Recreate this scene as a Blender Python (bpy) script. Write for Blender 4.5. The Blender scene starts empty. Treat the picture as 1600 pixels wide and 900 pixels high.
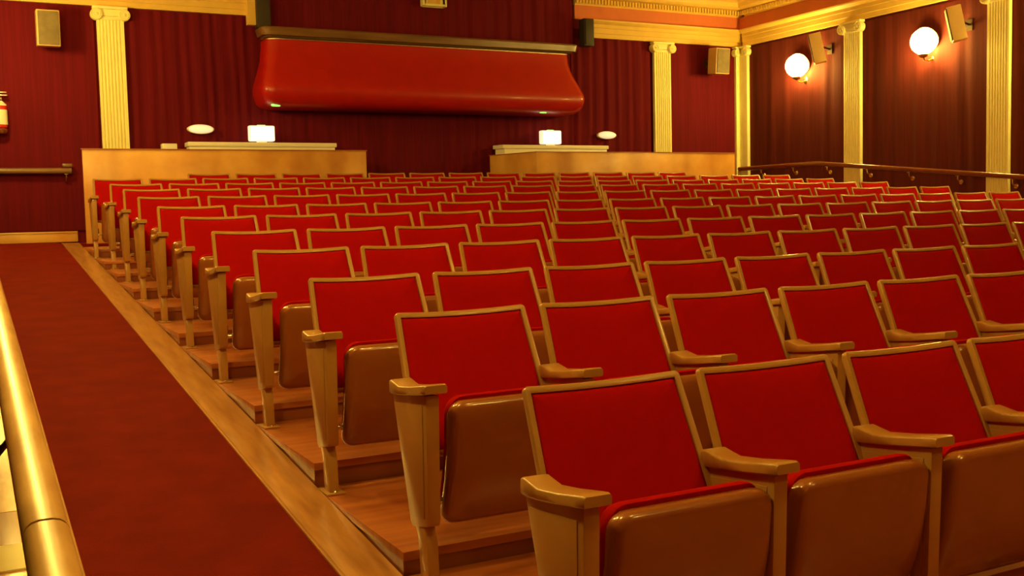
import bpy, bmesh, math, random
from mathutils import Vector, Matrix
random.seed(7)
S = bpy.context.scene
COL = S.collection
FZ = 0.893            # everything is measured from the eye's survey frame; the front floor is z = 0

# ------------------------------------------------------------------ mesh helper
class MB:
    def __init__(self):
        self.v = []; self.f = []
    def add(self, vs, fs):
        b = len(self.v); self.v += [tuple(p) for p in vs]
        self.f += [tuple(i + b for i in f) for f in fs]
        return self
    def box(self, x0, x1, y0, y1, z0, z1):
        return self.add([(x0,y0,z0),(x1,y0,z0),(x1,y1,z0),(x0,y1,z0),(x0,y0,z1),(x1,y0,z1),(x1,y1,z1),(x0,y1,z1)],
            [(3,2,1,0),(4,5,6,7),(0,1,5,4),(1,2,6,5),(2,3,7,6),(3,0,4,7)])
    def prism(self, poly, a0, a1, axis='x'):
        # poly: list of 2D points; extruded along axis from a0 to a1
        def P(a, q):
            return {'x': (a, q[0], q[1]), 'y': (q[0], a, q[1]), 'z': (q[0], q[1], a)}[axis]
        n = len(poly)
        vs = [P(a0, q) for q in poly] + [P(a1, q) for q in poly]
        fs = [tuple(range(n)), tuple(range(2*n-1, n-1, -1))]
        fs += [(i, i+n, (i+1) % n + n, (i+1) % n) for i in range(n)]
        return self.add(vs, fs)
    def rings(self, rs, cap0=True, cap1=True, closed=True):
        n = len(rs[0]); vs = [p for r in rs for p in r]; fs = []
        for k in range(len(rs)-1):
            for i in range(n if closed else n-1):
                j = (i+1) % n
                fs.append((k*n+i, k*n+j, (k+1)*n+j, (k+1)*n+i))
        if cap0: fs.append(tuple(range(n-1, -1, -1)))
        if cap1: fs.append(tuple((len(rs)-1)*n + i for i in range(n)))
        return self.add(vs, fs)
    def tube(self, path, rad, n=10, cap=True):
        path = [Vector(p) for p in path]; rs = []
        if not isinstance(rad, (list, tuple)): rad = [rad]*len(path)
        for k, p in enumerate(path):
            t = (path[min(k+1, len(path)-1)] - path[max(k-1, 0)]).normalized()
            up = Vector((0,0,1)) if abs(t.z) < .9 else Vector((0,1,0))
            a = t.cross(up).normalized(); b = t.cross(a).normalized()
            rs.append([p + (a*math.cos(u) + b*math.sin(u))*rad[k] for u in [2*math.pi*i/n for i in range(n)]])
        return self.rings(rs, cap, cap)
    def lathe(self, prof, c=(0,0,0), axis='z', n=20):
        rs = []
        for (r, h) in prof:
            ring = []
            for i in range(n):
                u = 2*math.pi*i/n; a, b = r*math.cos(u), r*math.sin(u)
                q = {'z': (a, b, h), 'y': (a, h, b), 'x': (h, a, b)}[axis]
                ring.append((c[0]+q[0], c[1]+q[1], c[2]+q[2]))
            rs.append(ring)
        return self.rings(rs)
    def xf(self, M):
        self.v = [tuple(M @ Vector(p)) for p in self.v]; return self
    def build(self, name, mat, parent=None, bevel=0, smooth=True, seg=2, angle=35):
        me = bpy.data.meshes.new(name)
        me.from_pydata(self.v, [], self.f)
        bm = bmesh.new(); bm.from_mesh(me)
        bmesh.ops.remove_doubles(bm, verts=bm.verts, dist=1e-6)
        bmesh.ops.recalc_face_normals(bm, faces=bm.faces)
        if bevel:
            es = [e for e in bm.edges if len(e.link_faces) == 2 and e.calc_face_angle(0) > math.radians(40)]
            bmesh.ops.bevel(bm, geom=es, offset=bevel, segments=seg, profile=.6, affect='EDGES', clamp_overlap=True)
        if smooth:
            lim = math.radians(angle)
            for f in bm.faces: f.smooth = True
            for e in bm.edges:
                if len(e.link_faces) == 2 and e.calc_face_angle(0) > lim: e.smooth = False
        bm.to_mesh(me); bm.free()
        me.materials.append(mat)
        o = bpy.data.objects.new(name, me); COL.objects.link(o)
        if parent: o.parent = parent
        return o

def tag(o, label=None, cat=None, group=None, kind=None):
    if label: o['label'] = label
    if cat: o['category'] = cat
    if group: o['group'] = group
    if kind: o['kind'] = kind
    return o
def thing(name, loc, label, cat, group=None, rz=0):
    o = bpy.data.objects.new(name, None); COL.objects.link(o)
    o.location = loc; o.rotation_euler = (0, 0, rz); o.empty_display_size = .1
    return tag(o, label, cat, group)
def copy_tree(o, parent=None):
    c = o.copy(); COL.objects.link(c); c.parent = parent
    for ch in o.children: copy_tree(ch, c)
    return c

# ------------------------------------------------------------------ materials
def new_mat(name):
    m = bpy.data.materials.new(name); m.use_nodes = True
    return m, m.node_tree.nodes, m.node_tree.links, m.node_tree.nodes['Principled BSDF']
def mix_noise(N, L, c1, c2, scale, detail=3, stretch=(1,1,1), lo=.35, hi=.65, vec=None):
    tc = N.new('ShaderNodeTexCoord'); mp = N.new('ShaderNodeMapping'); mp.inputs['Scale'].default_value = stretch
    L.new(vec or tc.outputs['Object'], mp.inputs['Vector'])
    no = N.new('ShaderNodeTexNoise'); no.inputs['Scale'].default_value = scale; no.inputs['Detail'].default_value = detail
    L.new(mp.outputs['Vector'], no.inputs['Vector'])
    rp = N.new('ShaderNodeValToRGB'); rp.color_ramp.elements[0].position = lo; rp.color_ramp.elements[1].position = hi
    rp.color_ramp.elements[0].color = (*c1, 1); rp.color_ramp.elements[1].color = (*c2, 1)
    L.new(no.outputs['Fac'], rp.inputs['Fac'])
    return rp, no, mp
def bump(N, L, src, bs, strength, dist=.01):
    b = N.new('ShaderNodeBump'); b.inputs['Strength'].default_value = strength; b.inputs['Distance'].default_value = dist
    L.new(src, b.inputs['Height']); L.new(b.outputs['Normal'], bs.inputs['Normal'])
def paint(name, c, rough=.4, var=.12, scale=6, spec=.5, bmp=.0, coat=0):
    m, N, L, b = new_mat(name)
    c2 = tuple(x*(1-var) for x in c)
    rp, no, mp = mix_noise(N, L, c2, c, scale)
    L.new(rp.outputs['Color'], b.inputs['Base Color'])
    b.inputs['Roughness'].default_value = rough; b.inputs['Specular IOR Level'].default_value = spec
    b.inputs['Coat Weight'].default_value = coat; b.inputs['Coat Roughness'].default_value = .07
    if bmp: bump(N, L, no.outputs['Fac'], b, bmp, .004)
    return m
def fabric(name, c, weave=420, rough=.85, sheen=.25, var=.2, stretch=(1,1,1), spec=.2):
    m, N, L, b = new_mat(name)
    rp, no, mp = mix_noise(N, L, tuple(x*(1-var) for x in c), c, 9, 4, stretch)
    L.new(rp.outputs['Color'], b.inputs['Base Color'])
    tc = N.new('ShaderNodeTexCoord'); w = N.new('ShaderNodeTexNoise'); w.inputs['Scale'].default_value = weave
    L.new(tc.outputs['Object'], w.inputs['Vector'])
    bump(N, L, w.outputs['Fac'], b, .25, .002)
    b.inputs['Roughness'].default_value = rough; b.inputs['Sheen Weight'].default_value = sheen
    b.inputs['Sheen Tint'].default_value = (*c, 1); b.inputs['Specular IOR Level'].default_value = spec
    return m
def wood(name, c1, c2, rough=.3, stretch=(1,1,1), scale=3, coat=.3, boards=None):
    m, N, L, b = new_mat(name)
    rp, no, mp = mix_noise(N, L, c1, c2, scale, 6, stretch, .3, .7)
    col = rp.outputs['Color']
    if boards:     # broad board-to-board difference
        tc = N.new('ShaderNodeTexCoord'); m2 = N.new('ShaderNodeMapping'); m2.inputs['Scale'].default_value = boards
        L.new(tc.outputs['Object'], m2.inputs['Vector'])
        v = N.new('ShaderNodeTexNoise'); v.inputs['Scale'].default_value = 1.3; v.inputs['Detail'].default_value = 1.5; L.new(m2.outputs['Vector'], v.inputs['Vector'])
        r2 = N.new('ShaderNodeValToRGB'); r2.color_ramp.elements[0].color = (.66,.55,.42,1); r2.color_ramp.elements[1].color = (1,1,1,1)
        r2.color_ramp.elements[0].position = .38; r2.color_ramp.elements[1].position = .58
        L.new(v.outputs['Fac'], r2.inputs['Fac'])
        mx = N.new('ShaderNodeMix'); mx.data_type = 'RGBA'; mx.blend_type = 'MULTIPLY'; mx.inputs['Factor'].default_value = .8
        L.new(col, mx.inputs['A']); L.new(r2.outputs['Color'], mx.inputs['B']); col = mx.outputs['Result']
    L.new(col, b.inputs['Base Color'])
    b.inputs['Roughness'].default_value = rough; b.inputs['Coat Weight'].default_value = coat; b.inputs['Coat Roughness'].default_value = .2
    bump(N, L, no.outputs['Fac'], b, .06, .003)
    return m
def glow(name, c, strength, base=(.9,.9,.85)):
    m, N, L, b = new_mat(name)
    b.inputs['Base Color'].default_value = (*base, 1); b.inputs['Roughness'].default_value = .3
    b.inputs['Emission Color'].default_value = (*c, 1); b.inputs['Emission Strength'].default_value = strength
    return m
def metal(name, c, rough=.25):
    m, N, L, b = new_mat(name)
    rp, no, mp = mix_noise(N, L, tuple(x*.8 for x in c), c, 30)
    L.new(rp.outputs['Color'], b.inputs['Base Color'])
    b.inputs['Metallic'].default_value = 1; b.inputs['Roughness'].default_value = rough
    return m

LAMP = (1.0, .70, .13)
M = {}
M['tan'] = paint('tan_enamel', (.51,.275,.072), rough=.34, var=.06, scale=9, coat=.3)
M['tan_shell'] = paint('tan_moulded_plastic', (.34,.105,.02), rough=.26, var=.06, scale=7, coat=.7)
M['red_seat'] = fabric('red_upholstery', (.42,.0035,.002), weave=500, sheen=0, var=.03, spec=.06)
M['chrome'] = metal('bright_metal', (.8,.76,.68), .22)
M['dark_metal'] = metal('dark_metal', (.12,.09,.06), .4)
M['brass'] = metal('brass', (.75,.55,.25), .28)
M['maroon'] = fabric('maroon_drape', (.15,.003,.013), weave=260, sheen=.12, var=.25, stretch=(3,3,.12))
M['maroon_shaded'] = fabric('shaded_maroon_cloth', (.12,.015,.010), weave=260, sheen=.2, var=.25, stretch=(3,3,.12))  # browner maroon, the right wall's lack of direct light put into the colour
M['cream'] = paint('cream_plaster', (.93,.86,.42), rough=.5, var=.05)
M['yellow'] = paint('yellow_plaster', (.81,.55,.125), rough=.5, var=.08)
M['orange'] = paint('terracotta_frieze_paint', (.66,.18,.065), rough=.55, var=.08)
M['ceiling'] = paint('ceiling_paint', (.55,.36,.2), rough=.7)
M['maple'] = wood('maple_veneer', (.72,.33,.07), (.93,.56,.15), .4, (1.0,1.0,.9), 2.6, .2, (1.4,1.4,.2))
M['maple_trim'] = wood('varnished_maple_trim', (.40,.17,.045), (.64,.32,.09), .3, (6,.5,6), 4, .5)
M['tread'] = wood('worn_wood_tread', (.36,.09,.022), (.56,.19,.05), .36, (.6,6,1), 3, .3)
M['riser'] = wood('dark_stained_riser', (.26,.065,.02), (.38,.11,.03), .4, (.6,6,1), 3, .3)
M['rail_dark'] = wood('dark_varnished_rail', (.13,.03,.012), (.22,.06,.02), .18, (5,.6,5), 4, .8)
M['rail_gold'] = wood('golden_varnished_rail', (.55,.28,.075), (.86,.55,.20), .42, (5,1.6,5), 3, .25)
M['ledge'] = wood('brown_ledge_wood', (.13,.06,.02), (.24,.125,.045), .35, (.5,5,5), 3, .4)
M['vinyl'] = paint('red_vinyl', (.47,.009,.004), rough=.36, var=.08, scale=5, coat=.2)
M['spk_side'] = paint('tan_speaker_case', (.62,.40,.16), rough=.45)
M['grille'] = fabric('brown_speaker_grille', (.20,.15,.085), weave=600, sheen=.1)
M['black_case'] = paint('black_speaker_case', (.035,.026,.016), rough=.55)
M['white'] = paint('white_laminate', (.95,.94,.88), rough=.35, var=.02)
M['bulb'] = glow('lit_glass_globe', LAMP, 26)
M['lightbox'] = glow('lit_white_diffuser', (1,.80,.5), .5)
M['shade_glow'] = glow('glowing_white_lamp_shade', (1,.82,.52), .17)
M['oval_glow'] = glow('frosted_oval_glass', (1,.72,.42), .14)
M['green'] = glow('green_glow', (.3,1,.12), .35, (.1,.4,.1))
M['red_paint'] = paint('red_cylinder_paint', (.55,.02,.015), rough=.25, coat=.5)
M['label'] = paint('white_paper_label', (.85,.82,.7), rough=.5)

# carpet
def carpet():
    m, N, L, b = new_mat('red_carpet')
    rp, no, mp = mix_noise(N, L, (.145,.008,.003), (.185,.011,.004), 5, 6)
    L.new(rp.outputs['Color'], b.inputs['Base Color'])
    tc = N.new('ShaderNodeTexCoord'); w = N.new('ShaderNodeTexNoise'); w.inputs['Scale'].default_value = 220; w.inputs['Detail'].default_value = 3
    L.new(tc.outputs['Object'], w.inputs['Vector']); bump(N, L, w.outputs['Fac'], b, .6, .006)
    b.inputs['Roughness'].default_value = .95; b.inputs['Sheen Weight'].default_value = .25
    b.inputs['Sheen Tint'].default_value = (.5,.03,.01,1); b.inputs['Specular IOR Level'].default_value = .1
    return m
M['carpet'] = carpet()

# ------------------------------------------------------------------ survey of the seating
ROWY = [0.0223,0.9365,1.8624,2.7943,3.7276,4.6627,5.6151,6.5678,7.5362,8.4935,9.2887,10.3008]
ROWZ = [z + FZ for z in (-0.0239,0.099,0.1759,0.2729,0.3595,0.4487,0.5304,0.6225,0.7132,0.7938,0.8756,0.9663)]
ROWX = [-0.0102,-0.0009,-0.0145,-0.0097,-0.0093,-0.006,0.003,0.0083,0.0277,0.034,-0.0298,0.0073]
PITCH = .55; TOP = .80; NOSE = 1.16
XL, XR = -1.26, 10.2          # side walls
YB = 11.45                    # back wall
LAND = .2 + FZ
XS0, XS1 = -.08, 9.43         # seating platform
SL = .0944
def ramp(y): return max(0.0, min(LAND, -.624 + FZ + SL*(y - 1.65)))
Y_R0 = 1.65 + (0 - (-.624+FZ))/SL       # ramp foot
Y_R1 = 1.65 + (LAND - (-.624+FZ))/SL    # ramp head
YF = -6.0
XREC = -3.2; YREC = -.9

# ------------------------------------------------------------------ shell
def struct(o, label=None): o['kind'] = 'structure'; return o
b = MB().box(XREC-.2, XR+.2, YF-.2, Y_R0, -.2, 0)
b.box(XREC-.2, XR+.2, Y_R0, YB+.2, -.3, -.1)
struct(b.build('floor', M['tread'], smooth=False))
for (x0, x1) in ((XL, XS0), (XS1, XR)):            # the two aisle ramps with the landing behind
    poly = [(Y_R0, -.1), (Y_R0, 0), (Y_R1, LAND), (YB, LAND), (YB, -.1)]
    struct(MB().prism(poly, x0, x1, 'x').build('floor', M['maple_trim'], smooth=False))
struct(MB().box(XS0, XS1, 10.42, YB, -.1, LAND).build('floor', M['carpet'], smooth=False))
for r in range(12):
    y0 = ROWY[r] - NOSE; y1 = (ROWY[r+1] - NOSE) if r < 11 else 10.42
    zt = ROWZ[r] - TOP
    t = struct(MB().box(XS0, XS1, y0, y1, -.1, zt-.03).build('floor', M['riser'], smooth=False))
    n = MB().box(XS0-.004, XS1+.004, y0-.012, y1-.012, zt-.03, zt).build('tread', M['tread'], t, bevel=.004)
struct(MB().box(XREC-.2, XR+.2, YF-.2, YB+.2, 4.35+FZ, 4.5+FZ).build('ceiling', M['ceiling'], smooth=False))
struct(MB().box(XL-.2, XR+.2, YB, YB+.2, -.3, 4.35+FZ).build('wall_back', M['maroon'], smooth=False))
struct(MB().box(XR, XR+.2, YF-.2, YB, -.3, 4.35+FZ).build('wall_right', M['maroon_shaded'], smooth=False))
b = MB().box(XL-.2, XL, YREC, YB, -.3, 4.35+FZ); b.box(XREC, XL, YREC, YREC+.2, -.3, 4.35+FZ)
struct(b.build('wall_left', M['maroon'], smooth=False))
struct(MB().box(XREC-.2, XREC, YF-.2, YREC+.2, -.3, 4.35+FZ).build('wall_recess', M['maroon'], smooth=False))
struct(MB().box(XREC-.2, XR+.2, YF-.2, YF, -.3, 4.35+FZ).build('wall_front', M['maroon'], smooth=False))

# carpets on the aisles, planks along them
def ramp_strip(x0, x1, dz, th, y_end, y0=Y_R0-.0):
    ys = [-3.2, Y_R0, Y_R1, y_end]
    top = [(y, ramp(y)+dz) for y in ys]; bot = [(y, ramp(y)+dz-th) for y in reversed(ys)]
    return MB().prism(top + bot, x0, x1, 'x')
tag(ramp_strip(-.975, -.255, .012, .011, YB-.04).build('aisle_carpet', M['carpet'], smooth=False),
    'long red carpet runner on the sloping left aisle', 'carpet')
tag(ramp_strip(9.6, 10.02, .012, .011, YB-.04).build('aisle_carpet', M['carpet'], smooth=False),
    'red carpet runner on the right aisle behind the seat ends', 'carpet')
struct(ramp_strip(-.255, XS0-.005, .016, .015, 10.42).build('trim_1', M['maple_trim'], bevel=.004))
struct(ramp_strip(-.265, -.25, .02, .019, 10.42).build('trim_2', M['maple_trim'], bevel=.004))
def strip2(x0, x1, y0, y1, dz=.02):
    ys = [y0, y1]; return MB().prism([(y, ramp(y)+dz) for y in ys] + [(y, ramp(y)+.001) for y in reversed(ys)], x0, x1, 'x')
struct(strip2(XL+.005, -1.06, 1.78, Y_R1).build('trim_3', M['rail_gold'], bevel=.006))  # brighter wood than the strips beside it, lit stretch put into the colour
struct(strip2(-1.058, -.975, -1.1, Y_R1).build('trim_23', M['maple_trim'], bevel=.004))
struct(strip2(XL+.005, -1.06, -1.1, 1.776).build('trim_21', M['maple_trim'], bevel=.004))
struct(strip2(-1.225, -1.13, 1.22, 1.44, .026).build('trim_22', M['cream'], bevel=.003))
struct(ramp_strip(9.44, 9.6, .016, .015, 10.42).build('trim_4', M['maple_trim'], bevel=.004))
# low skirting at the foot of the left wall, in lengths
for (a, c) in ((-.85, .55), (.57, 4.5)):
    n = 6
    pts = [a + (c-a)*i/n for i in range(n+1)]
    poly = [(y, ramp(y)+.021) for y in pts] + [(y, ramp(y)+.15) for y in reversed(pts)]
    struct(MB().prism(poly, XL+.002, XL+.035, 'x').build('baseboard_left', M['rail_gold'], bevel=.005))
MBB = MB().box(XL+.01, .0, YB-.03, YB-.002, LAND+.013, LAND+.135)
MBB.box(XL+.01, .0, YB-.04, YB-.002, LAND+.118, LAND+.14)
struct(MBB.build('baseboard_back', M['maple'], bevel=.004))

# ------------------------------------------------------------------ drapes
def drape(u0, u1, z0, z1, plane, label, axis='x', amp=.02, dens=7, seed=0, mat='maroon', th=.05, sgn=-1, name='pleated_drape'):
    rnd = random.Random(seed)
    n = max(8, int((u1-u0)/.018)); nz = 7
    ph = [rnd.uniform(0, 6.28) for _ in range(4)]; fr = [dens*3*rnd.uniform(.85,1.2), dens*1.1, dens*5.1, dens*.4]
    zc = (z0+z1)/2
    def off(u, z):
        k = 0
        w = u + .02*math.sin(z*1.3 + u*.9)
        s = math.sin(fr[0]*w*2.1+ph[0]+.8*math.sin(fr[3]*w+ph[3]))*.55 + math.sin(fr[1]*w*2+ph[1])*.3 + math.sin(fr[2]*w*2+ph[2])*.2
        return amp*s*(.75 + .25*(z1-z)/(z1-z0))
    rs = []
    for j in range(nz+1):
        z = z0 + (z1-z0)*j/nz
        front = []
        for i in range(n+1):
            u = u0 + (u1-u0)*i/n
            o = th*.5 + off(u, z)
            front.append((u, plane + sgn*max(.004, o), z) if axis == 'x' else (plane + sgn*max(.004, o), u, z))
        e = [(u1, plane - sgn*-.002, z), (u0, plane - sgn*-.002, z)] if axis == 'x' else [(plane + sgn*.002, u1, z), (plane + sgn*.002, u0, z)]
        rs.append(front + e)
    o = MB().rings(rs).build(name, M[mat], angle=60)
    # origin to base
    c = Vector(((u0+u1)/2, plane, z0)) if axis == 'x' else Vector((plane, (u0+u1)/2, z0))
    o.data.transform(Matrix.Translation(-c)); o.location = c
    return tag(o, label, 'curtain')
G = FZ
drape(XL+.02, .30, LAND+.15, 3.03+G, YB, 'flat maroon wall cloth behind the left loudspeaker, left of the fluted pilaster', amp=.004, dens=3, seed=1)
drape(.64, 2.36, LAND, 3.03+G, YB, 'maroon pleated drape between left pilaster and red hood', amp=.020, dens=6, seed=2)
drape(2.36, 6.98, LAND, 1.95+G, YB, 'dark maroon drape under the red hood between the two counters', amp=.014, dens=6, seed=3)
drape(6.98, 8.40, LAND, 3.03+G, YB, 'maroon pleated drape between red hood and right back pilaster', amp=.026, dens=6, seed=4)
drape(8.76, 10.06, LAND, 3.03+G, YB, 'bright maroon wall cloth behind the right back loudspeaker', amp=.004, dens=3, seed=5)
drape(2.36, 6.98, 2.86+G, 4.33+G, YB-.04, 'dark maroon drape above the red hood around the beige port', amp=.014, dens=6, seed=6)
for k, (a, c, lb) in enumerate(((9.10, 11.24, 'shade-browned maroon drape behind the farther lit wall lamp on the right wall'),
                 (6.70, 8.76, 'shade-browned maroon drape behind the nearer lit wall lamp on the right wall'),
                 (4.30, 6.36, 'shade-browned maroon drape at the right edge of the photo past the nearest pilaster'))):
    drape(a, c, .3, 3.0+G, XR, lb, axis='y', amp=.012, dens=3.6, seed=20+k, mat='maroon_shaded')

# ------------------------------------------------------------------ entablature
# profiles are (out from wall, z)
arch = [(0,3.035),(.055,3.035),(.055,3.10),(.065,3.105),(.065,3.18),(.075,3.185),(.075,3.235),(.10,3.25),(.125,3.275),(.13,3.295),(0,3.295)]
frie = [(0,3.295),(.06,3.295),(.06,3.50),(0,3.50)]
corn = [(0,3.50),(.075,3.50),(.075,3.515),(.09,3.52),(.09,3.60),(.16,3.61),(.20,3.64),(.22,3.70),(.30,3.72),(.32,3.82),(.40,3.86),(.44,3.96),(.46,4.05),(.46,4.35),(0,4.35)]
def run_back(prof, x0, x1): return MB().prism([(YB-o, z+G) for (o, z) in prof], x0, x1, 'x')
def run_right(prof, y0, y1): return MB().prism([(XR-o, z+G) for (o, z) in prof], y0, y1, 'y')
def run_left(prof, y0, y1): return MB().prism([(XL+o, z+G) for (o, z) in prof], y0, y1, 'y')
tn = [5]
def trim(mb, mat, sm=False, **k):
    o = mb.build('trim_%d' % tn[0], M[mat], smooth=sm, **k); tn[0] += 1; return struct(o)
for (x0, x1) in ((XL, 2.24), (7.30, XR)):
    trim(run_back(arch, x0, x1), 'yellow')
for (x0, x1) in ((XL, 2.24), (7.03, XR)):
    trim(run_back(frie, x0, x1), 'orange')
    trim(run_back(corn, x0, x1), 'yellow')
    m = MB(); n = int((x1-x0)/.055)
    for i in range(n):
        x = x0 + .055*i; m.box(x, x+.032, YB-.125, YB-.088, 3.525+G, 3.59+G)
    trim(m, 'yellow')
trim(run_right(arch, YF, YB-.13), 'yellow'); trim(run_right(frie, YF, YB-.06), 'orange'); trim(run_right(corn, YF, YB-.2), 'yellow')
m = MB()
for i in range(220):
    y = YB - .15 - .055*i; m.box(XR-.125, XR-.088, y-.032, y, 3.525+G, 3.59+G)
trim(m, 'yellow')
trim(run_left(arch, YREC, YB-.13), 'yellow'); trim(run_left(frie, YREC, YB-.06), 'orange'); trim(run_left(corn, YREC, YB-.2), 'yellow')
# end block where the left architrave stops beside the black loudspeaker
trim(MB().box(2.13, 2.26, YB-.14, YB-.055, 2.905+G, 3.30+G), 'yellow', bevel=.006)

# ------------------------------------------------------------------ pilasters
def fluted(w, dep, n=7):
    # cross-section (x, y) with y negative towards the room
    pts = [(-w/2, 0), (-w/2, -dep)]
    m = .022; fw = (w-2*m)/n
    for i in range(n):
        a = -w/2 + m + fw*i
        pts.append((a+.006, -dep))
        for k in range(1, 6):
            t = k/6; pts.append((a+.006+(fw-.012)*t, -dep + .016*math.sin(math.pi*t)))
        pts.append((a+fw-.006, -dep))
    pts += [(w/2, -dep), (w/2, 0)]
    return pts
def volute(c, r, dep):
    # scroll seen from the front: disc with a raised spiral band and an eye
    m = MB().lathe([(.001,-dep*.5), (r*.96,-dep*.5), (r,-dep*.42), (r,dep*.5), (.001,dep*.5)], c, 'y', 24)
    path = []; N_ = 44
    for i in range(N_+1):
        t = i/N_; a = 2*math.pi*2.1*t + math.pi/2; rr = r*(.93 - .72*t)
        path.append((c[0]+rr*math.cos(a), c[1]-dep*.5-.002, c[2]+rr*math.sin(a)))
    m.tube(path, [r*.12*(1-.5*i/N_) for i in range(N_+1)], 6)
    m.lathe([(.001,-.02),(r*.2,-.012),(r*.22,0),(.001,.004)], (c[0], c[1]-dep*.5, c[2]), 'y', 12)
    return m
def pilaster(loc, rz, label, w=.31, zt=3.03, group=None):
    # loc = foot at the wall face; front faces local -Y
    h = zt + G - loc[2]
    t = thing('fluted_pilaster', loc, label, 'pilaster', group, rz)
    cap0 = h - .17
    MB().prism(fluted(w, .055), .16, cap0+.03, 'z').build('shaft', M['cream'], t, angle=25)
    MB().box(-w/2-.02, w/2+.02, -.085, -.001, .10, .16).box(-w/2-.035, w/2+.035, -.10, -.001, 0, .10).build('base', M['cream'], t, bevel=.01)
    c = MB().box(-w/2-.045, w/2+.045, -.105, -.001, h-.035, h).box(-w/2-.02, w/2+.02, -.08, -.001, cap0+.055, h-.035).box(-w/2, w/2, -.07, -.001, cap0+.01, cap0+.055)
    cp = c.build('capital', M['cream'], t, bevel=.008)
    for s in (-1, 1):
        volute((s*(w/2+.005), -.066, h-.10), .068, .09).build('volute', M['cream'], cp)
    return t
pilaster((.485, YB-.022, LAND), 0, 'cream fluted pilaster on the back wall above the left wooden partition')
pilaster((8.60, YB-.022, LAND), 0, 'cream fluted pilaster on the back wall above the right wooden partition')
pilaster((XR-.022, 8.93, LAND-.13), -math.pi/2, 'tan pilaster on the right wall between the two lit wall lamps')
pilaster((XR-.022, 6.53, ramp(6.53)), -math.pi/2, 'tan pilaster near the right edge, nearest of the right wall')
pilaster((XR-.022, 4.13, ramp(4.13)), -math.pi/2, 'tan pilaster on the right wall beyond the photo edge')
# half pilasters meeting in the corner
t = thing('corner_pilaster', (XR-.022, YB-.022, LAND), 'cream pilaster folded into the corner of back and right walls', 'pilaster')
h = 3.03 + G - LAND
MB().box(-.13, -.002, -.06, -.002, .14, h-.14).box(-.06, -.002, -.24, -.06, .14, h-.14).build('shaft', M['cream'], t, bevel=.008)
MB().box(-.16, -.002, -.09, -.002, 0, .14).box(-.09, -.002, -.27, -.09, 0, .14).build('base', M['cream'], t, bevel=.008)
cp = MB().box(-.17, -.002, -.10, -.002, h-.035, h).box(-.10, -.002, -.28, -.10, h-.035, h).box(-.14, -.002, -.07, -.002, h-.15, h-.035).box(-.07, -.002, -.25, -.07, h-.15, h-.035).build('capital', M['cream'], t, bevel=.008)
volute((-.135, -.066, h-.10), .062, .09).build('volute', M['cream'], cp)
v = volute((0, 0, 0), .062, .09); v.xf(Matrix.Translation((-.066, -.245, h-.10)) @ Matrix.Rotation(-math.pi/2, 4, 'Z')); v.build('volute', M['cream'], cp)

# ------------------------------------------------------------------ red hood and ledge
def plan_ring(x0, x1, yf, yb, z, r, n=6):
    pts = [(x1, yb, z)]
    r = min(r, (yb-yf)*.9)
    for i in range(n+1):
        a = math.pi/2*i/n; pts.append((x1-r+r*math.cos(a), yf+r-r*math.sin(a), z))
    m = 24
    for i in range(1, m): pts.append((x1-r-(x1-x0-2*r)*i/m, yf, z))
    for i in range(n+1):
        a = math.pi/2*i/n; pts.append((x0+r-r*math.sin(a), yf+r-r*math.cos(a), z))
    pts.append((x0, yb, z))
    return pts
HC = 4.545
prof = [(2.705,2.235,11.10),(2.60,2.24,11.09),(2.48,2.255,11.05),(2.36,2.285,10.99),(2.25,2.32,10.93),(2.17,2.345,10.89),(2.11,2.36,10.862),(2.06,2.365,10.85),(2.01,2.36,10.852),(1.95,2.345,10.87),(1.90,2.32,10.90),(1.865,2.28,10.94),(1.845,2.22,11.0),(1.84,2.15,11.06)]
t = thing('red_hood', (HC, YB-.03, 1.84+G), 'big red padded vinyl hood bulging from the middle of the back wall', 'hood')
mb = MB().rings([plan_ring(-hw, hw, yf-YB+.03, -.01, z-1.84, .16) for (z, hw, yf) in prof])
mb.build('vinyl_cover', M['vinyl'], t, angle=60)
mb = MB().rings([plan_ring(-2.245, 2.245, 11.085-YB+.03, -.01, z, .16) for z in (.866, .878)])
mb.build('piping', M['chrome'], t)
tag(t.children[1], 'thin grey edge strip')
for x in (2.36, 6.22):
    o = MB().lathe([(.001,-.02),(.03,-.02),(.038,0),(.03,.014),(.001,.014)], (0,0,0), 'z', 16).xf(Matrix.Diagonal((1.7,.6,.8,1))).build('green_glint', M['green'])  # glowing disc stands in for a green exit light's reflection
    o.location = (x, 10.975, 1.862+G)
    tag(o, 'small glowing disc for a green reflection under the %s end of the red hood' % ('left' if x < 4 else 'right'), 'light')
t = thing('wooden_ledge', (4.575, YB-.05, 2.735+G), 'long brown wooden ledge directly above the red hood', 'ledge')
MB().rings([plan_ring(-hw, hw, yf-YB+.05, -.005, z, .1) for (z, hw, yf) in ((0,2.25,11.12),(.02,2.27,11.09),(.022,2.31,11.06),(.10,2.33,11.05),(.12,2.33,11.06),(.13,2.31,11.08))]).build('board', M['ledge'], t, angle=25)
MB().rings([plan_ring(-2.2, 2.2, 11.17-YB+.05, -.005, z, .1) for z in (-.016, -.001)]).build('shadow_line_strip', M['rail_dark'], t)  # dark strip in place of the shadow line beneath the ledge

# beige port above
t = thing('projection_port', (4.71, YB-.10, 3.30+G), 'beige framed box port on the drape above the ledge', 'port')
MB().box(-.18,-.15,-.10,0,0,.75).box(.15,.18,-.10,0,0,.75).box(-.15,.15,-.10,0,0,.03).box(-.15,.15,-.10,0,.72,.75).box(.10,.12,-.09,0,.03,.72).box(-.12,-.10,-.07,0,.03,.72).build('frame', M['cream'], t, bevel=.006)
MB().box(-.15,.15,-.045,-.02,.03,.72).build('panel', M['yellow'], t)

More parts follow.
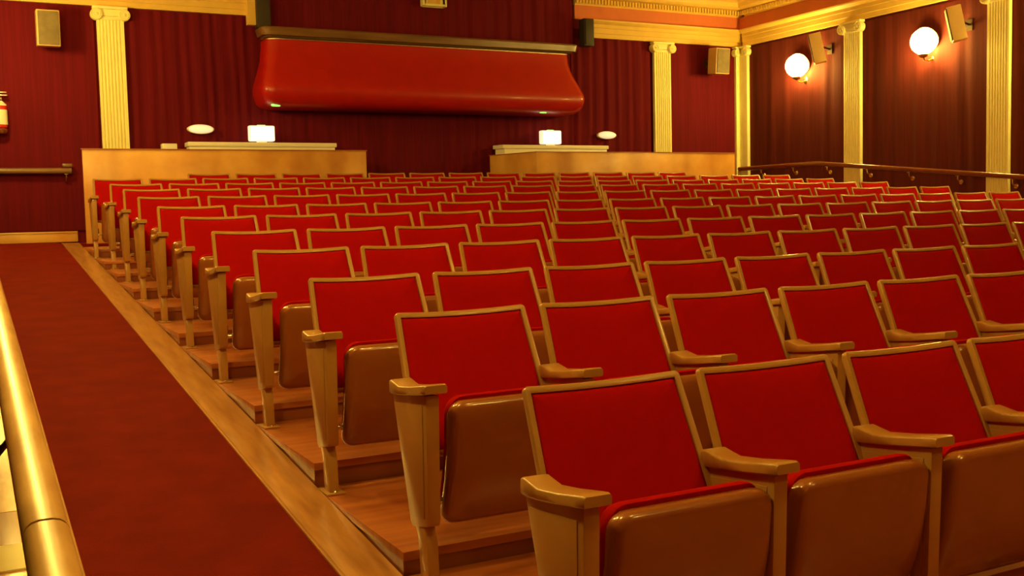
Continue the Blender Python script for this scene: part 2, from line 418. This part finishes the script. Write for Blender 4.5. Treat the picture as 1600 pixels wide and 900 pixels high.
# ------------------------------------------------------------------ loudspeakers
def speaker(loc, dims, rz, tilt, label, case, grille, bracket=True, roll=0):
    w, d, h = dims
    t = thing('loudspeaker', loc, label, 'speaker', None, rz)
    R_ = Matrix.Rotation(tilt, 4, 'X')
    mb = MB().box(-w/2, w/2, -d/2, d/2, -h/2, h/2).xf(R_); cs = mb.build('cabinet', M[case], t, bevel=.012)
    MB().box(-w/2+.015, w/2-.015, -d/2-.014, -d/2, -h/2+.015, h/2-.015).xf(R_).build('grille', M[grille], t, bevel=.008)
    if bracket:
        a = R_ @ Vector((0, d/2-.01, 0))
        e = Vector(bracket) if isinstance(bracket, tuple) else Vector((0, bracket, 0))
        u = e.normalized(); sd = Vector((u.y, -u.x, 0))
        bb = MB().tube([a, a.lerp(e, .4), e], .014, 8)
        vs = [e - u*q + sd*.05*p1 + Vector((0,0,.07*p2)) for q in (.012, 0) for p1 in (-1,1) for p2 in (-1,1)]
        bb.add(vs, [(0,1,3,2),(4,6,7,5),(0,4,5,1),(2,3,7,6),(0,2,6,4),(1,5,7,3)])
        bb.build('wall_bracket', M['dark_metal'], t)
    return t
speaker((-.235, 11.12, 2.685+G), (.25,.20,.41), 0, .06, 'brown loudspeaker high on the back wall left of the left pilaster', 'spk_side', 'grille', YB-11.12-.02)
speaker((9.50, 11.12, 2.74+G), (.27,.21,.40), 0, .08, 'brown loudspeaker high on the back wall near the right corner', 'spk_side', 'grille', YB-11.12-.02)
speaker((2.32, 11.30, 3.07+G), (.17,.16,.42), 0, 0, 'narrow black loudspeaker at the left end above the red hood', 'black_case', 'black_case', .075)
speaker((7.155, 11.27, 3.075+G), (.17,.16,.40), 0, 0, 'narrow black loudspeaker at the right end above the red hood', 'black_case', 'black_case', .15)
speaker((9.93, 9.40, 2.71+G), (.20,.17,.43), math.radians(-135), .2, 'tan loudspeaker tilted down beside the farther lit wall lamp', 'spk_side', 'grille', (-.17, .17, 0))
speaker((9.93, 6.98, 2.66+G), (.20,.17,.43), math.radians(-135), .2, 'tan loudspeaker tilted down beside the nearer lit wall lamp', 'spk_side', 'grille', (-.17, .17, 0))

# ------------------------------------------------------------------ wall lamps
def sconce(x, y, sgn, label):
    # sgn +1 : mounted on the right wall
    wall = XR if sgn > 0 else XL
    t = thing('wall_lamp', (wall, y, 2.53+G), label, 'lamp')
    d = (x - wall)
    r = .165
    MB().lathe([(.001,0),(.07,0),(.075,.006*1),(.06,.02),(.02,.03),(.001,.03)], (0,0,-.21), 'x', 18).xf(Matrix.Diagonal((-sgn,1,1,1))).build('wall_plate', M['brass'], t)
    MB().tube([(-sgn*.025,0,-.21), (d*.5,0,-.24), (d*.9,0,-.23), (d,0,-.19)], .012, 8).lathe([(.02,-.21),(.05,-.195),(.07,-.165),(.05,-.152),(.001,-.152)], (d,0,0), 'z', 16).build('arm', M['brass'], t)
    pr = [(max(.001, r*math.sin(math.pi*i/12)), -r*math.cos(math.pi*i/12)) for i in range(13)]
    MB().lathe(pr, (d,0,0), 'z', 20).build('globe', M['bulb'], t)
    # unseen brass cap, added to keep globe light off the wall and cornice
    sh = []
    for q in (1.10, 1.13):
        seq = [(r*q*math.sin(math.radians(a)) + .0005, r*q*math.cos(math.radians(a))) for a in range(0, 64, 9)]
        sh += seq if q < 1.12 else seq[::-1]
    ax = Vector((sgn*.85, .2, .48)).normalized()
    rot_ = Vector((0,0,1)).rotation_difference(ax).to_matrix().to_4x4()
    MB().lathe(sh, (0,0,0), 'z', 24).xf(Matrix.Translation((d,0,0)) @ rot_).build('added_shade_cap', M['brass'], t)
    return t
def added_ceiling_light(x, y, label):  # added out-of-frame fixture, there to brighten the front seats
    t = thing('added_ceiling_light', (x, y, 4.35+G), label, 'light')
    MB().lathe([(.001,0),(.16,0),(.16,-.03),(.10,-.06),(.03,-.07),(.001,-.07)], (0,0,0), 'z', 24).build('canopy', M['brass'], t)
    MB().tube([(0,0,-.06),(0,0,-.42)], .014, 8).build('stem', M['brass'], t)
    for k in range(3):
        a = 2*math.pi*k/3 + .4; ex, ey = .24*math.cos(a), .24*math.sin(a)
        am = MB().tube([(0,0,-.40),(ex*.6,ey*.6,-.46),(ex,ey,-.42)], .010, 8).build('arm', M['brass'], t)
        pr = [(max(.001, .09*math.sin(math.pi*i/10)), -.09*math.cos(math.pi*i/10)) for i in range(11)]
        MB().lathe(pr, (ex,ey,-.33), 'z', 16).build('globe', M['bulb'], am)
for x, y, w in ((1.6,-1.8,'left front'),(3.0,-4.4,'front middle')):
    added_ceiling_light(x, y, 'added unseen three-globe brass ceiling light over the %s of the hall' % w)
YL = [9.87, 7.507, 5.14, 2.78, .42, -1.94, -4.3]
RL = ['glowing globe lamp on the right wall, nearer the back corner', 'glowing globe lamp on the right wall, nearer the right edge',
      'glowing globe lamp on the right wall, third from the back corner', 'glowing globe lamp on the right wall, fourth from the back corner', 'glowing globe lamp on the right wall, fifth from the back corner', 'glowing globe lamp on the right wall, sixth from the back corner', 'glowing globe lamp on the right wall, nearest the front']
for k, y in enumerate(YL[:4]):
    sconce(10.0, y + .045, 1, RL[k])
for k, y in enumerate(YL[:5]):
    sconce(-1.05, y, -1, RL[k].replace('right wall, nearer the right edge', 'right wall, second from the back corner').replace('right wall', 'left wall'))

# ------------------------------------------------------------------ partitions, counters and what stands on them
t = thing('wooden_partition', (0, 10.45, LAND-.04), 'honey coloured wooden partition behind the back row, left one', 'partition')
zt = 1.256+.893-(LAND-.04)
MB().box(.0, 3.35, 0, .04, 0, zt).build('front_panel', M['maple'], t, bevel=.004)
MB().box(3.31, 3.35, .04, .95, 0, zt).build('return_panel', M['maple'], t, bevel=.004)
MB().box(-.01, 3.36, -.01, .05, zt, zt+.012).box(3.30, 3.36, .05, .96, zt, zt+.012).build('cap_strip', M['tread'], t)
t = thing('wooden_partition', (9.25, 10.45, LAND-.04), 'honey coloured L-shaped wooden partition behind the back row, right one', 'partition')
MB().box(-3.44, 0, 0, .04, 0, zt).build('front_panel', M['maple'], t, bevel=.004)
MB().prism([(-3.44,.0),(-3.40,.04),(-3.665,.91),(-3.705,.91)], 0, zt, 'z').build('return_panel', M['maple'], t, bevel=.004)
MB().box(-3.45, .01, -.01, .05, zt, zt+.012).prism([(-3.463,.05),(-3.393,.05),(-3.655,.92),(-3.715,.92)], zt, zt+.012, 'z').build('cap_strip', M['tread'], t)

def counter(x0, x1, label, y=11.16, dl=.02):
    t = thing('counter', ((x0+x1)/2, y, LAND), label, 'counter'); w = (x1-x0)/2
    q = .055 if dl > .03 else 0                # one end follows the slanting partition
    MB().prism([(-w+dl, .01), (w-.02, .01), (w-.02, .2), (-w+dl-q, .2)], 0, 1.15, 'z').build('body', M['white'], t, bevel=.006)
    MB().prism([(-w, -.01), (w, -.01), (w, .21), (-w-q, .21)], 1.15, 1.205, 'z').build('counter_top', M['white'], t, bevel=.010)
    return t
counter(1.29, 3.20, 'long white counter top showing above the left wooden partition')
counter(5.65, 7.43, 'long white counter top showing above the right wooden partition', 11.15, .035)
t = thing('white_box', (1.072, 11.14, 1.25+G), 'little white box on a shelf left of the left white counter', 'box')
MB().box(-.09,.09,0,.12,0,.13).build('case', M['white'], t, bevel=.012)
MB().box(-.07,.07,-.004,.0,.05,.055).build('seam', M['dark_metal'], t)
t = thing('wall_shelf', (1.072, 11.14, 1.22+G), 'small shelf carrying the little white box', 'shelf')
MB().box(-.12,.12,-.02,.29,0,.03).build('board', M['maple'], t, bevel=.003)
for x, side in ((2.225, 'left'), (6.47, 'right')):
    t = thing('desk_lamp', (x, 11.22, LAND+1.205), 'bright lit white square lamp on the %s white counter' % side, 'lamp')
    MB().box(-.06,.06,-.03,.03,0,.018).build('foot', M['white'], t, bevel=.004)
    MB().box(-.165,.165,-.05,.05,.018,.215).build('case', M['shade_glow'], t, bevel=.02)
    MB().box(-.145,.145,-.056,-.048,.034,.20).build('diffuser', M['lightbox'], t, bevel=.003)
    MB().box(-.05,.05,-.02,.02,.215,.225).build('indicator', M['green'], t, bevel=.003)
for x, side in ((1.497, 'left'), (7.545, 'right')):
    t = thing('oval_wall_light', (x, YB-.05, 1.578+G), 'white oval wall light above the %s white counter' % side, 'light')
    D = Matrix.Diagonal((1,1,.36,1))
    MB().lathe([(.001,0),(.165,0),(.17,-.02),(.165,-.04),(.15,-.045),(.001,-.045)], (0,0,0), 'y', 32).xf(D).build('rim', M['white'], t)
    MB().lathe([(.15,-.045),(.14,-.065),(.10,-.085),(.05,-.095),(.001,-.097)], (0,0,0), 'y', 32).xf(D).build('glass', M['oval_glow'], t)

# fire extinguisher at the left edge
t = thing('fire_extinguisher', (-.775, YB-.13, 1.49+G), 'red and white cylinder with bright valve hanging on the back wall at far left', 'extinguisher')
MB().lathe([(.001,.05),(.05,.052),(.072,.07),(.075,.10),(.075,.30),(.07,.33),(.04,.36),(.028,.37),(.001,.37)], (0,0,0), 'z', 24).build('cylinder', M['red_paint'], t)
MB().lathe([(.0765,.10),(.0765,.27)], (0,0,0), 'z', 24).build('paper_label', M['label'], t)
MB().lathe([(.001,-.005),(.05,0),(.066,.02),(.07,.05),(.001,.055)], (0,0,0), 'z', 20).build('base_ring', M['brass'], t)
MB().lathe([(.028,.37),(.032,.38),(.03,.42),(.001,.425)], (0,0,0), 'z', 14).box(-.06,.085,-.012,.012,.43,.448).box(-.055,.08,-.012,.012,.465,.48).box(-.06,-.04,-.012,.012,.42,.48).build('valve', M['chrome'], t, bevel=.003)
MB().tube([(-.03,0,.40),(-.075,-.01,.41),(-.10,-.01,.36),(-.095,-.01,.25),(-.09,-.01,.13)], .011, 8).build('hose', M['black_case'], t)
MB().lathe([(.073,.318),(.0715,.332),(.041,.362),(.030,.372)], (0,0,0), 'z', 24).build('shoulder_sleeve', M['label'], t)
MB().box(-.02,.02,.076,.128,.15,.34).build('wall_hook', M['dark_metal'], t)

# ------------------------------------------------------------------ handrails
def bracket(t, p, wall_off, mat='brass'):
    # p = point under the rail (local), wall_off = vector to the wall
    w = Vector(wall_off); p = Vector(p)
    m = MB().tube([p, p + Vector((0,0,-.045)), p + w*.5 + Vector((0,0,-.085)), p + w + Vector((0,0,-.085))], .009, 8)
    ax = 'x' if abs(w.x) > abs(w.y) else 'y'; s = 1 if (w.x + w.y) > 0 else -1
    q = p + w + Vector((0,0,-.085))
    pr = [(.001,-.012*s),(.028,-.012*s),(.032,-.004*s),(.032,-.0005*s),(.001,-.0005*s)]
    m.lathe(pr, tuple(q), ax, 14)
    m.box(p.x-.02, p.x+.02, p.y-.02, p.y+.02, p.z-.006, p.z)
    return m.build('bracket', M[mat], t)
def oval_rail(path, hw, hh, n=14, side=Vector((1,0,0))):
    rs = []
    for p in path:
        p = Vector(p)
        rs.append([p + side*(hw*math.copysign(abs(math.cos(u))**.75, math.cos(u))) + Vector((0,0,1))*(hh*math.copysign(abs(math.sin(u))**.75, math.sin(u))) for u in [2*math.pi*i/n for i in range(n)]])
    return MB().rings(rs)
# right wall
t = thing('handrail', (10.09, 9.58, 1.06+G), 'dark glossy wooden handrail running along the right wall', 'handrail')
zr = lambda y: 0 if y > 0 else .1*y
oval_rail([(0,y,zr(y)) for y in (1.80,1.0,.3,.06,-.06,-.3,-2,-4,-6,-8.5)], .03, .034).build('rail', M['rail_dark'], t)
for y in (1.25,.52,-.20,-.98,-1.72,-2.50,-3.3,-4.2):
    bracket(t, (.0, y, zr(y)-.036), (.070, 0, 0))
# back wall, left
t = thing('handrail', (-.5, 11.35, 1.06+G), 'short wooden handrail on the dark back wall at the end of the left aisle', 'handrail')
oval_rail([(-.74,0,0),(-.3,0,0),(.1,0,0),(.46,0,0)], .03, .035, side=Vector((0,1,0))).build('rail', M['ledge'], t)
MB().box(.36,.47,-.03,.03,.045,.085).build('end_block', M['ledge'], t, bevel=.008)
for x in (-.42, .40): bracket(t, (x, 0, -.036), (0, .098, 0))
# left wall, close
t = thing('handrail', (-1.18, 1.0, ramp(1.0)+.85), 'wide golden varnished handrail along the left edge beside the red carpet', 'handrail')
ys = [-1.95 + .35*i for i in range(34)]
jt = -.80
def lz(y): return SL*(y-1.0)
oval_rail([(0,y-1.0,lz(y)) for y in [-1.9,-1.2,jt-.004]], .031, .030, 18).build('rail', M['rail_gold'], t)
oval_rail([(0,y-1.0,lz(y)) for y in [jt+.004,0,1,2,4,6,8,9.8]], .031, .030, 18).build('rail', M['rail_gold'], t)
oval_rail([(0,jt-1.0-.005,lz(jt-.005)),(0,jt-1.0+.005,lz(jt+.005))], .028, .027, 18).build('joint', M['dark_metal'], t)
for y in (.05, 1.8, 3.2, 5.0, 6.8, 8.6): bracket(t, (-.005, y-1.0, lz(y)-.034), (-.073, 0, 0), 'dark_metal')

# ------------------------------------------------------------------ the theatre seat
def rrect(hx, hy, r, n=5, mx=8, my=8):
    pts = []
    r = max(.0008, min(r, hx*.98, hy*.98))
    def arc(cx, cy, a0):
        for i in range(n+1):
            a = a0 + math.pi/2*i/n; pts.append((cx+r*math.cos(a), cy+r*math.sin(a)))
    def line(p, q, m):
        for i in range(1, m): pts.append((p[0]+(q[0]-p[0])*i/m, p[1]+(q[1]-p[1])*i/m))
    arc(hx-r, hy-r, 0); line((hx-r, hy), (-hx+r, hy), mx)
    arc(-hx+r, hy-r, math.pi/2); line((-hx, hy-r), (-hx, -hy+r), my)
    arc(-hx+r, -hy+r, math.pi); line((-hx+r, -hy), (hx-r, -hy), mx)
    arc(hx-r, -hy+r, 3*math.pi/2); line((hx, -hy+r), (hx, hy-r), my)
    return pts
def pad(layers, hx, hy, r, fn):
    # layers: (inset, n) rings from one face round to the other; fn maps (a, b, n) to 3D
    rs = []
    for (ins, n) in layers:
        k = min(ins, min(hx, hy)*.985)
        rs.append([fn(a, b, n) for (a, b) in rrect(hx-k, hy-k, max(.001, r-k*.8))])
    return MB().rings(rs)

BW, BH = .485, .49
ca, sa = math.cos(math.radians(24.5)), math.sin(math.radians(24.5))
def fback(a, b, n):
    # a across, b up along the back (centre 0), n towards the sitter
    tt = BH/2 - b                               # distance down from the top
    fl = 1 + .09*tt/.245*(.5)                   # widens downwards
    x = BW/2 + a*fl
    conc = .022*(a/(BW/2))**2 - .022*0 - .022   # hollow across
    nn = n + conc + .012
    y = -tt*sa - nn*ca; z = TOP - tt*ca + nn*sa*-1*-1*0 - nn*sa*-0
    # normal towards the sitter: (0,-ca,+sa)
    z = TOP - tt*ca + nn*sa
    return (x, y, z)
def fseat(a, b, n):
    # folded seat: b up (centre 0), n outwards to the aisle/front
    H = .42; tt = H/2 - b; s = tt/H
    x = .265 + a
    y = -.405 + .03*s + .075*s**3; z = TOP - .235 - tt*.985
    return (x, y - n*.985, z + n*.10*(1-2.2*s))
def make_seat(label, group):
    t = thing('theatre_seat', (0,0,0), label, 'seat', group)
    # back shell with a raised rim, and the upholstered panel set into it
    sh = pad([(.24,-.030),(.16,-.030),(.09,-.028),(.035,-.022),(.010,-.012),(.0,.0),(.0,.013),(.003,.017),(.014,.018),(.0185,.017),(.020,.006),(.05,.004),(.12,.004),(.24,.004)], BW/2, BH/2, .014, fback)
    sh.build('back_shell', M['tan'], t, angle=50)
    cu = pad([(.24,.005),(.03,.005),(.0,.006),(.0,.012),(.004,.016),(.014,.019),(.04,.023),(.09,.026),(.16,.027),(.24,.027)], BW/2-.0205, BH/2-.0205, .008, fback)
    cu.build('back_cushion', M['red_seat'], t, angle=60)
    # tipped-up seat
    ss = pad([(.20,-.052),(.02,-.052),(.002,-.050),(.0,-.045),(.0,-.024),(.004,-.012),(.013,-.003),(.026,.0015),(.06,.004),(.12,.006),(.20,.006)], .235, .21, .05, fseat)
    ss.build('seat_shell', M['tan_shell'], t, angle=50)
    fcush = lambda a, b, n: fseat(a, b + .020, n)
    sc = pad([(.20,-.125),(.12,-.124),(.06,-.120),(.025,-.112),(.006,-.098),(.0,-.080),(.0,-.06),(.004,-.0525),(.02,-.0525),(.20,-.0525)], .226, .205, .05, fcush)
    sc.build('seat_cushion', M['red_seat'], t, angle=60)
    standard(t, 0)
    return t
def standard(t, x):
    xa, xb = x-.056, x-.012
    zz = lambda w: w + TOP
    side = [(-.125, zz(-.238)), (-.245, zz(-.625)), (-.262, zz(-.64)), (-.378, zz(-.615)), (-.388, zz(-.60)), (-.402, zz(-.208))]
    p = MB().prism(side, xa, xb, 'x')
    pn = p.build('side_panel', M['tan'], t, bevel=.006)
    # raised pressed border on both faces
    inner = [(-.15, zz(-.262)), (-.262, zz(-.605)), (-.365, zz(-.592)), (-.375, zz(-.24))]
    for (u0, u1) in ((xa-.0025, xa+.001), (xb-.001, xb+.0025)):
        MB().prism(inner, u0, u1, 'x').build('pressed_panel', M['tan'], pn, bevel=.0015)
    leg = MB().prism([(-.262, zz(-.60)), (-.340, zz(-.60)), (-.368, zz(-.665)), (-.375, 0.008), (-.310, 0.008), (-.300, zz(-.67))], x-.053, x-.015, 'x').build('leg', M['tan'], t, bevel=.004)
    MB().box(x-.070, x+.002, -.402, -.283, 0, .008).build('floor_flange', M['tan'], leg, bevel=.003)
    for yy in (-.390, -.295):
        MB().lathe([(.001,.006),(.008,.006),(.008,.012),(.004,.015),(.001,.015)], (x-.033, yy, 0), 'z', 8).build('bolt', M['chrome'], leg)
    # armrest: thin pad that sweeps up at the rear
    rs = []
    for (v, wb, wt, hw) in ((-.104,-.236,-.226,.020),(-.116,-.237,-.196,.032),(-.14,-.237,-.191,.037),(-.17,-.235,-.197,.0375),(-.205,-.231,-.203,.0375),(-.25,-.226,-.198,.0375),(-.30,-.220,-.192,.0375),(-.38,-.208,-.179,.038),(-.414,-.203,-.174,.038),(-.424,-.201,-.176,.036)):
        c = x-.031; zb, zt_ = zz(wb), zz(wt); e = min(.006, (zt_-zb)*.3)
        rs.append([(c-hw, v, zb+e*.6), (c-hw+e*.5, v, zb), (c+hw-e*.5, v, zb), (c+hw, v, zb+e*.6), (c+hw, v, zt_-e), (c+hw-e*.4, v, zt_-e*.3), (c+hw-e, v, zt_), (c-hw+e, v, zt_), (c-hw+e*.4, v, zt_-e*.3), (c-hw, v, zt_-e)])
    MB().rings(rs).build('armrest', M['tan'], t, angle=40)
    # hinge for the seat
    hg = MB().lathe([(.001,0),(.020,0),(.022,.004),(.022,.016),(.012,.02),(.012,.045),(.001,.045)], (xb, -.30, zz(-.56)), 'x', 12).build('hinge', M['chrome'], t)
    MB().box(xb+.002, xb+.014, -.335, -.27, zz(-.545), zz(-.50)).build('hinge_plate', M['dark_metal'], hg, bevel=.003)

ORD = ['first','second','third','fourth','fifth','sixth','seventh','eighth','ninth','tenth','eleventh','twelfth','thirteenth','fourteenth','fifteenth','sixteenth','seventeenth']
ROWN = ['nearest row', 'second nearest row', 'third nearest row', 'fourth nearest row', 'fifth nearest row', 'sixth nearest row',
        'sixth row from the back', 'fifth row from the back', 'fourth row from the back', 'third row from the back', 'second row from the back', 'back row']
COUNT = [5,7,10,12,14,17,17,17,17,17,17]
GRP = 'red folding theatre seats in rows'
proto = make_seat('x', GRP)
end_proto = None
def seat_label(r, i):
    if r == 11:
        k = i - 2
        side = '%s from the left end' % ORD[k] if k < 7 else '%s from the right end' % ORD[12-k]
        return 'red folding seat before the wooden partitions, %s of the back row' % side
    if r <= 5:
        if i == 0: return 'red folding seat with tan shell, next to the left aisle, %s' % ROWN[r]
        return 'red folding seat with tan shell, %s from the left aisle, %s' % (ORD[i], ROWN[r])
    if i < 9: s = 'next to the left aisle' if i == 0 else '%s from the left aisle' % ORD[i]
    else: s = 'next to the right aisle' if i == 16 else '%s from the right aisle' % ORD[16-i]
    return 'red folding seat, %s, %s' % (s, ROWN[r])
first = True
for r in range(12):
    idx = range(COUNT[r]) if r < 11 else range(2, 15)
    for i in idx:
        if first: s = proto; first = False
        else: s = copy_tree(proto)
        s.location = (PITCH*i + ROWX[r], ROWY[r], ROWZ[r]-TOP)
        s['label'] = seat_label(r, i)
        if i == idx[-1] and (r >= 5):
            ends = s
            if end_proto is None:
                end_proto = s
                before = set(s.children)
                standard(s, PITCH)
                end_kids = [c for c in s.children if c not in before]
            else:
                for c in end_kids: copy_tree(c, s)

# ------------------------------------------------------------------ camera
cam = bpy.data.cameras.new('camera'); co = bpy.data.objects.new('camera', cam); COL.objects.link(co)
R = [[0.8867818524880895,-0.4615715241146241,-0.0238678491761469],[-0.053579341537403194,-0.0513705465778008,-0.9972413554925991],[0.45907210790703745,0.8856143602442323,-0.07028516679206506]]
rt, dn, fw = [Vector(q) for q in R]
mw = Matrix(((rt.x,-dn.x,-fw.x,-1.26384),(rt.y,-dn.y,-fw.y,-2.37008),(rt.z,-dn.z,-fw.z,.428768+FZ),(0,0,0,1)))
co.matrix_world = mw
cam.sensor_width = 36; cam.lens = 1656.86/1600*36; cam.clip_start = .05
S.camera = co

# ------------------------------------------------------------------ world and view
w = bpy.data.worlds.new('world'); S.world = w; w.use_nodes = True
w.node_tree.nodes['Background'].inputs[0].default_value = (.004,.002,.001,1)
S.view_settings.view_transform = 'Standard'; S.view_settings.look = 'None'; S.view_settings.gamma = 1
S.view_settings.use_curve_mapping = False
S.view_settings.exposure = 2.38
